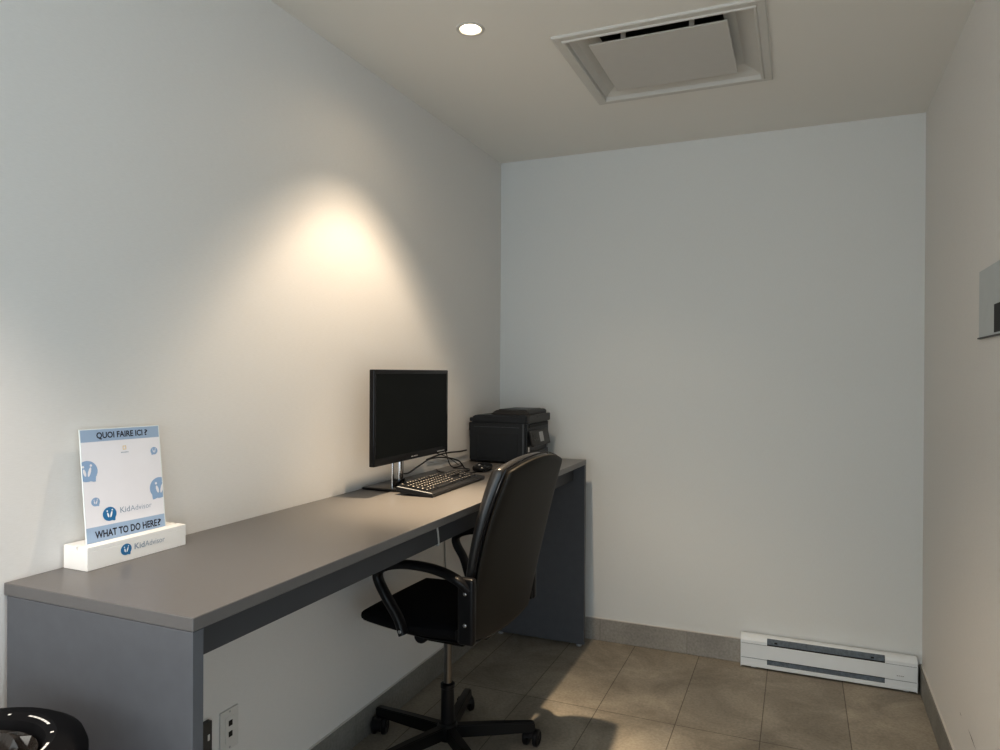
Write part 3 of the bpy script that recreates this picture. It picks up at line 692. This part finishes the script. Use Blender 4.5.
# ================================================================= WALL OUTLET / POWER BAR / CONTROLLER
ot = thing('wall_outlet', 'white wall plate with two black ports under the desk', 'wall outlet', (0, 1.493, .335))
b = BM(); add_box(b, (0, 1.459, .279), (.006, 1.526, .391), .0025, 2); pl = part('plate', b, M['plate'], ot)
b = BM(); add_box(b, (.0055, 1.4755, .300), (.0075, 1.5095, .370), .0008, 1); ins = part('insert', b, M['plate'], pl)
for zz in (.352, .322):
    b = BM(); add_box(b, (.0072, 1.4870, zz - .0075), (.0080, 1.5010, zz + .0075), .0003, 1); part('port', b, M['port'], ins)
for zz in (.384, .286):
    b = BM(); add_lathe(b, [(.0028, 0), (.0028, .001)], n=10, mx=Matrix.Translation((.006, 1.4925, zz)) @ Matrix.Rotation(PI / 2, 4, 'Y')); part('screw', b, M['steel'], pl)
ob = thing('power_bar', 'dark grey power bar fixed upright to the wall beside the outlet', 'power bar', (0, 1.395, .20))
b = BM(); add_box(b, (0, 1.372, .06), (.016, 1.420, .395), .003, 2); pb = part('case', b, M['strip'], ob)
for k in range(5):
    b = BM(); add_box(b, (.0155, 1.404, .346 - k * .055), (.0170, 1.411, .362 - k * .055), .0005, 1); part('socket_mark', b, M['plate'], pb)

tc_ = thing('wall_controller', 'pale grey rectangular wall box on the right wall at the frame edge', 'wall box', (rwx(2.2), 2.2, 1.51))
def rw(bm):   # shear the box onto the slightly turned right wall
    for v in bm.verts: v.co.x += rwx(v.co.y)
    return bm
b = BM(); add_box(b, (-.005, 1.98, 1.422), (0, 2.330, 1.606), .0015, 2); cb = part('casing', rw(b), M['controller'], tc_)
b = BM(); add_box(b, (-.0056, 2.02, 1.428), (-.0045, 2.150, 1.50), .0002, 1); part('display', rw(b), M['port'], cb)
b = BM(); add_box(b, (-.008, 1.975, 1.4185), (0, 2.333, 1.4225), .0008, 1); part('bottom_lip', rw(b), M['strip'], cb)

# ================================================================= BIN
bx, by, bz, DZ = .258, .668, .735, .015
bn = thing('waste_bin', 'round black litter bin with white lettering around its opening by the desk end', 'waste bin', (bx, by, 0))
R_ = .174
b = BM(); add_lathe(b, [(.02, .0), (.150, .0), (.155, .006), (R_ - .006, .66), (R_ - .006, .675), (R_ - .010, .675), (.148, .02), (.02, .015)], (bx, by, 0), 56); part('body', b, M['bin'], bn, True)
b = BM(); HR = .110
add_lathe(b, [(R_ - .004, .655), (R_, .660), (R_, .690), (R_ - .006, .706), (R_ - .022, .716), (R_ - .045, .7195), (HR + .014, .7165), (HR + .004, .712), (HR, .704), (HR - .004, .66), (HR - .002, .66), (HR + .006, .70), (R_ - .025, .708), (R_ - .008, .69)], (bx, by, 0), 64, caps=False)
lid = part('lid', b, M['bin'], bn, True)
# white lettering round the opening: words of small strokes with dots between (unreadable at this size)
rr = HR + .012; zt = .7172; BOFF = 85
def mark(a0, a1, r0, r1):
    n = max(2, int((a1 - a0) / .05)); t = bmesh.new()
    A = [t.verts.new((bx + r0 * math.cos(a0 + (a1 - a0) * i / n), by + r0 * math.sin(a0 + (a1 - a0) * i / n), zt)) for i in range(n + 1)]
    B_ = [t.verts.new((bx + r1 * math.cos(a0 + (a1 - a0) * i / n), by + r1 * math.sin(a0 + (a1 - a0) * i / n), zt)) for i in range(n + 1)]
    for i in range(n): t.faces.new((A[i], B_[i], B_[i + 1], A[i + 1]))
    merge(b, t)
for base in range(0, 360, 60):
    b = BM(); a = math.radians(base + BOFF)
    for k in range(6):
        mark(a + (k - 3) * .082, a + (k - 3) * .082 + .074, rr - .0016, rr + .0026)
    mark(a + .51, a + .55, rr - .002, rr + .003)
    part('lettering', b, M['mark_white'], lid)
# crumpled liner inside the hole
t = bmesh.new(); n = 40; rings = []
for j in range(11):
    r = (HR - .006) * (1 - j / 10.5); row_ = []
    for i in range(n):
        a = 2 * PI * i / n
        z = .703 - .03 * (1 - (r / HR) ** 2) + .020 * math.sin(3 * a + j) * math.sin(j * .9) + random.uniform(-.013, .013) * (j > 0)
        row_.append(t.verts.new((bx + r * math.cos(a), by + r * math.sin(a), min(z, .706))))
    rings.append(row_)
for a_, b_ in zip(rings, rings[1:]):
    for i in range(n): t.faces.new((a_[i], a_[(i + 1) % n], b_[(i + 1) % n], b_[i]))
t.faces.new(rings[-1]); part('liner', t, M['liner'], bn)
for o_ in [bn] : o_.scale = (1, 1, .735 / .72)

# ================================================================= LIGHT
def area(loc, target, sx, sy, e, col):
    l = bpy.data.lights.new('area_fill', 'AREA'); l.shape = 'RECTANGLE'; l.size = sx; l.size_y = sy; l.energy = e; l.color = col
    o = bpy.data.objects.new('area_fill', l); C.objects.link(o); o.location = loc
    o.rotation_euler = (Vector(target) - Vector(loc)).to_track_quat('-Z', 'Y').to_euler(); return o
if E4: area((2.9, -2.9, 1.35), (.3, 1.6, 1.2), 3.0, 2.0, E4, (.82, .94, 1.0))
area((-.2, -3.1, 1.45), (1.25, 3.4, .5), 1.6, 1.2, E5, C5)  # unseen warm area light added to brighten the lower back wall
w = bpy.data.worlds.new('world'); SC.world = w; w.use_nodes = True
w.node_tree.nodes['Background'].inputs[0].default_value = (*C6, 1); w.node_tree.nodes['Background'].inputs[1].default_value = E6

SC.view_settings.view_transform = 'Standard'; SC.view_settings.look = 'None'; SC.view_settings.exposure = 0.; SC.view_settings.gamma = GAM
SC.cycles.use_denoising = True
SC.cycles.max_bounces = 8; SC.cycles.diffuse_bounces = 6

# ================================================================= CAMERA
yaw, pitch, roll = map(math.radians, (-22.966, -.2127, .2988))
fw = Vector((math.sin(yaw) * math.cos(pitch), math.cos(yaw) * math.cos(pitch), math.sin(pitch)))
rt = fw.cross(Vector((0, 0, 1))).normalized(); up = rt.cross(fw)
r2 = rt * math.cos(roll) + up * math.sin(roll); u2 = up * math.cos(roll) - rt * math.sin(roll)
cam = bpy.data.cameras.new('camera'); cam.lens = 704.74 / 1000 * 36; cam.sensor_width = 36; cam.clip_start = .02
co = bpy.data.objects.new('camera', cam); C.objects.link(co)
co.matrix_world = Matrix(((r2.x, u2.x, -fw.x, 1.4397), (r2.y, u2.y, -fw.y, 0), (r2.z, u2.z, -fw.z, 1.3194), (0, 0, 0, 1)))
SC.camera = co
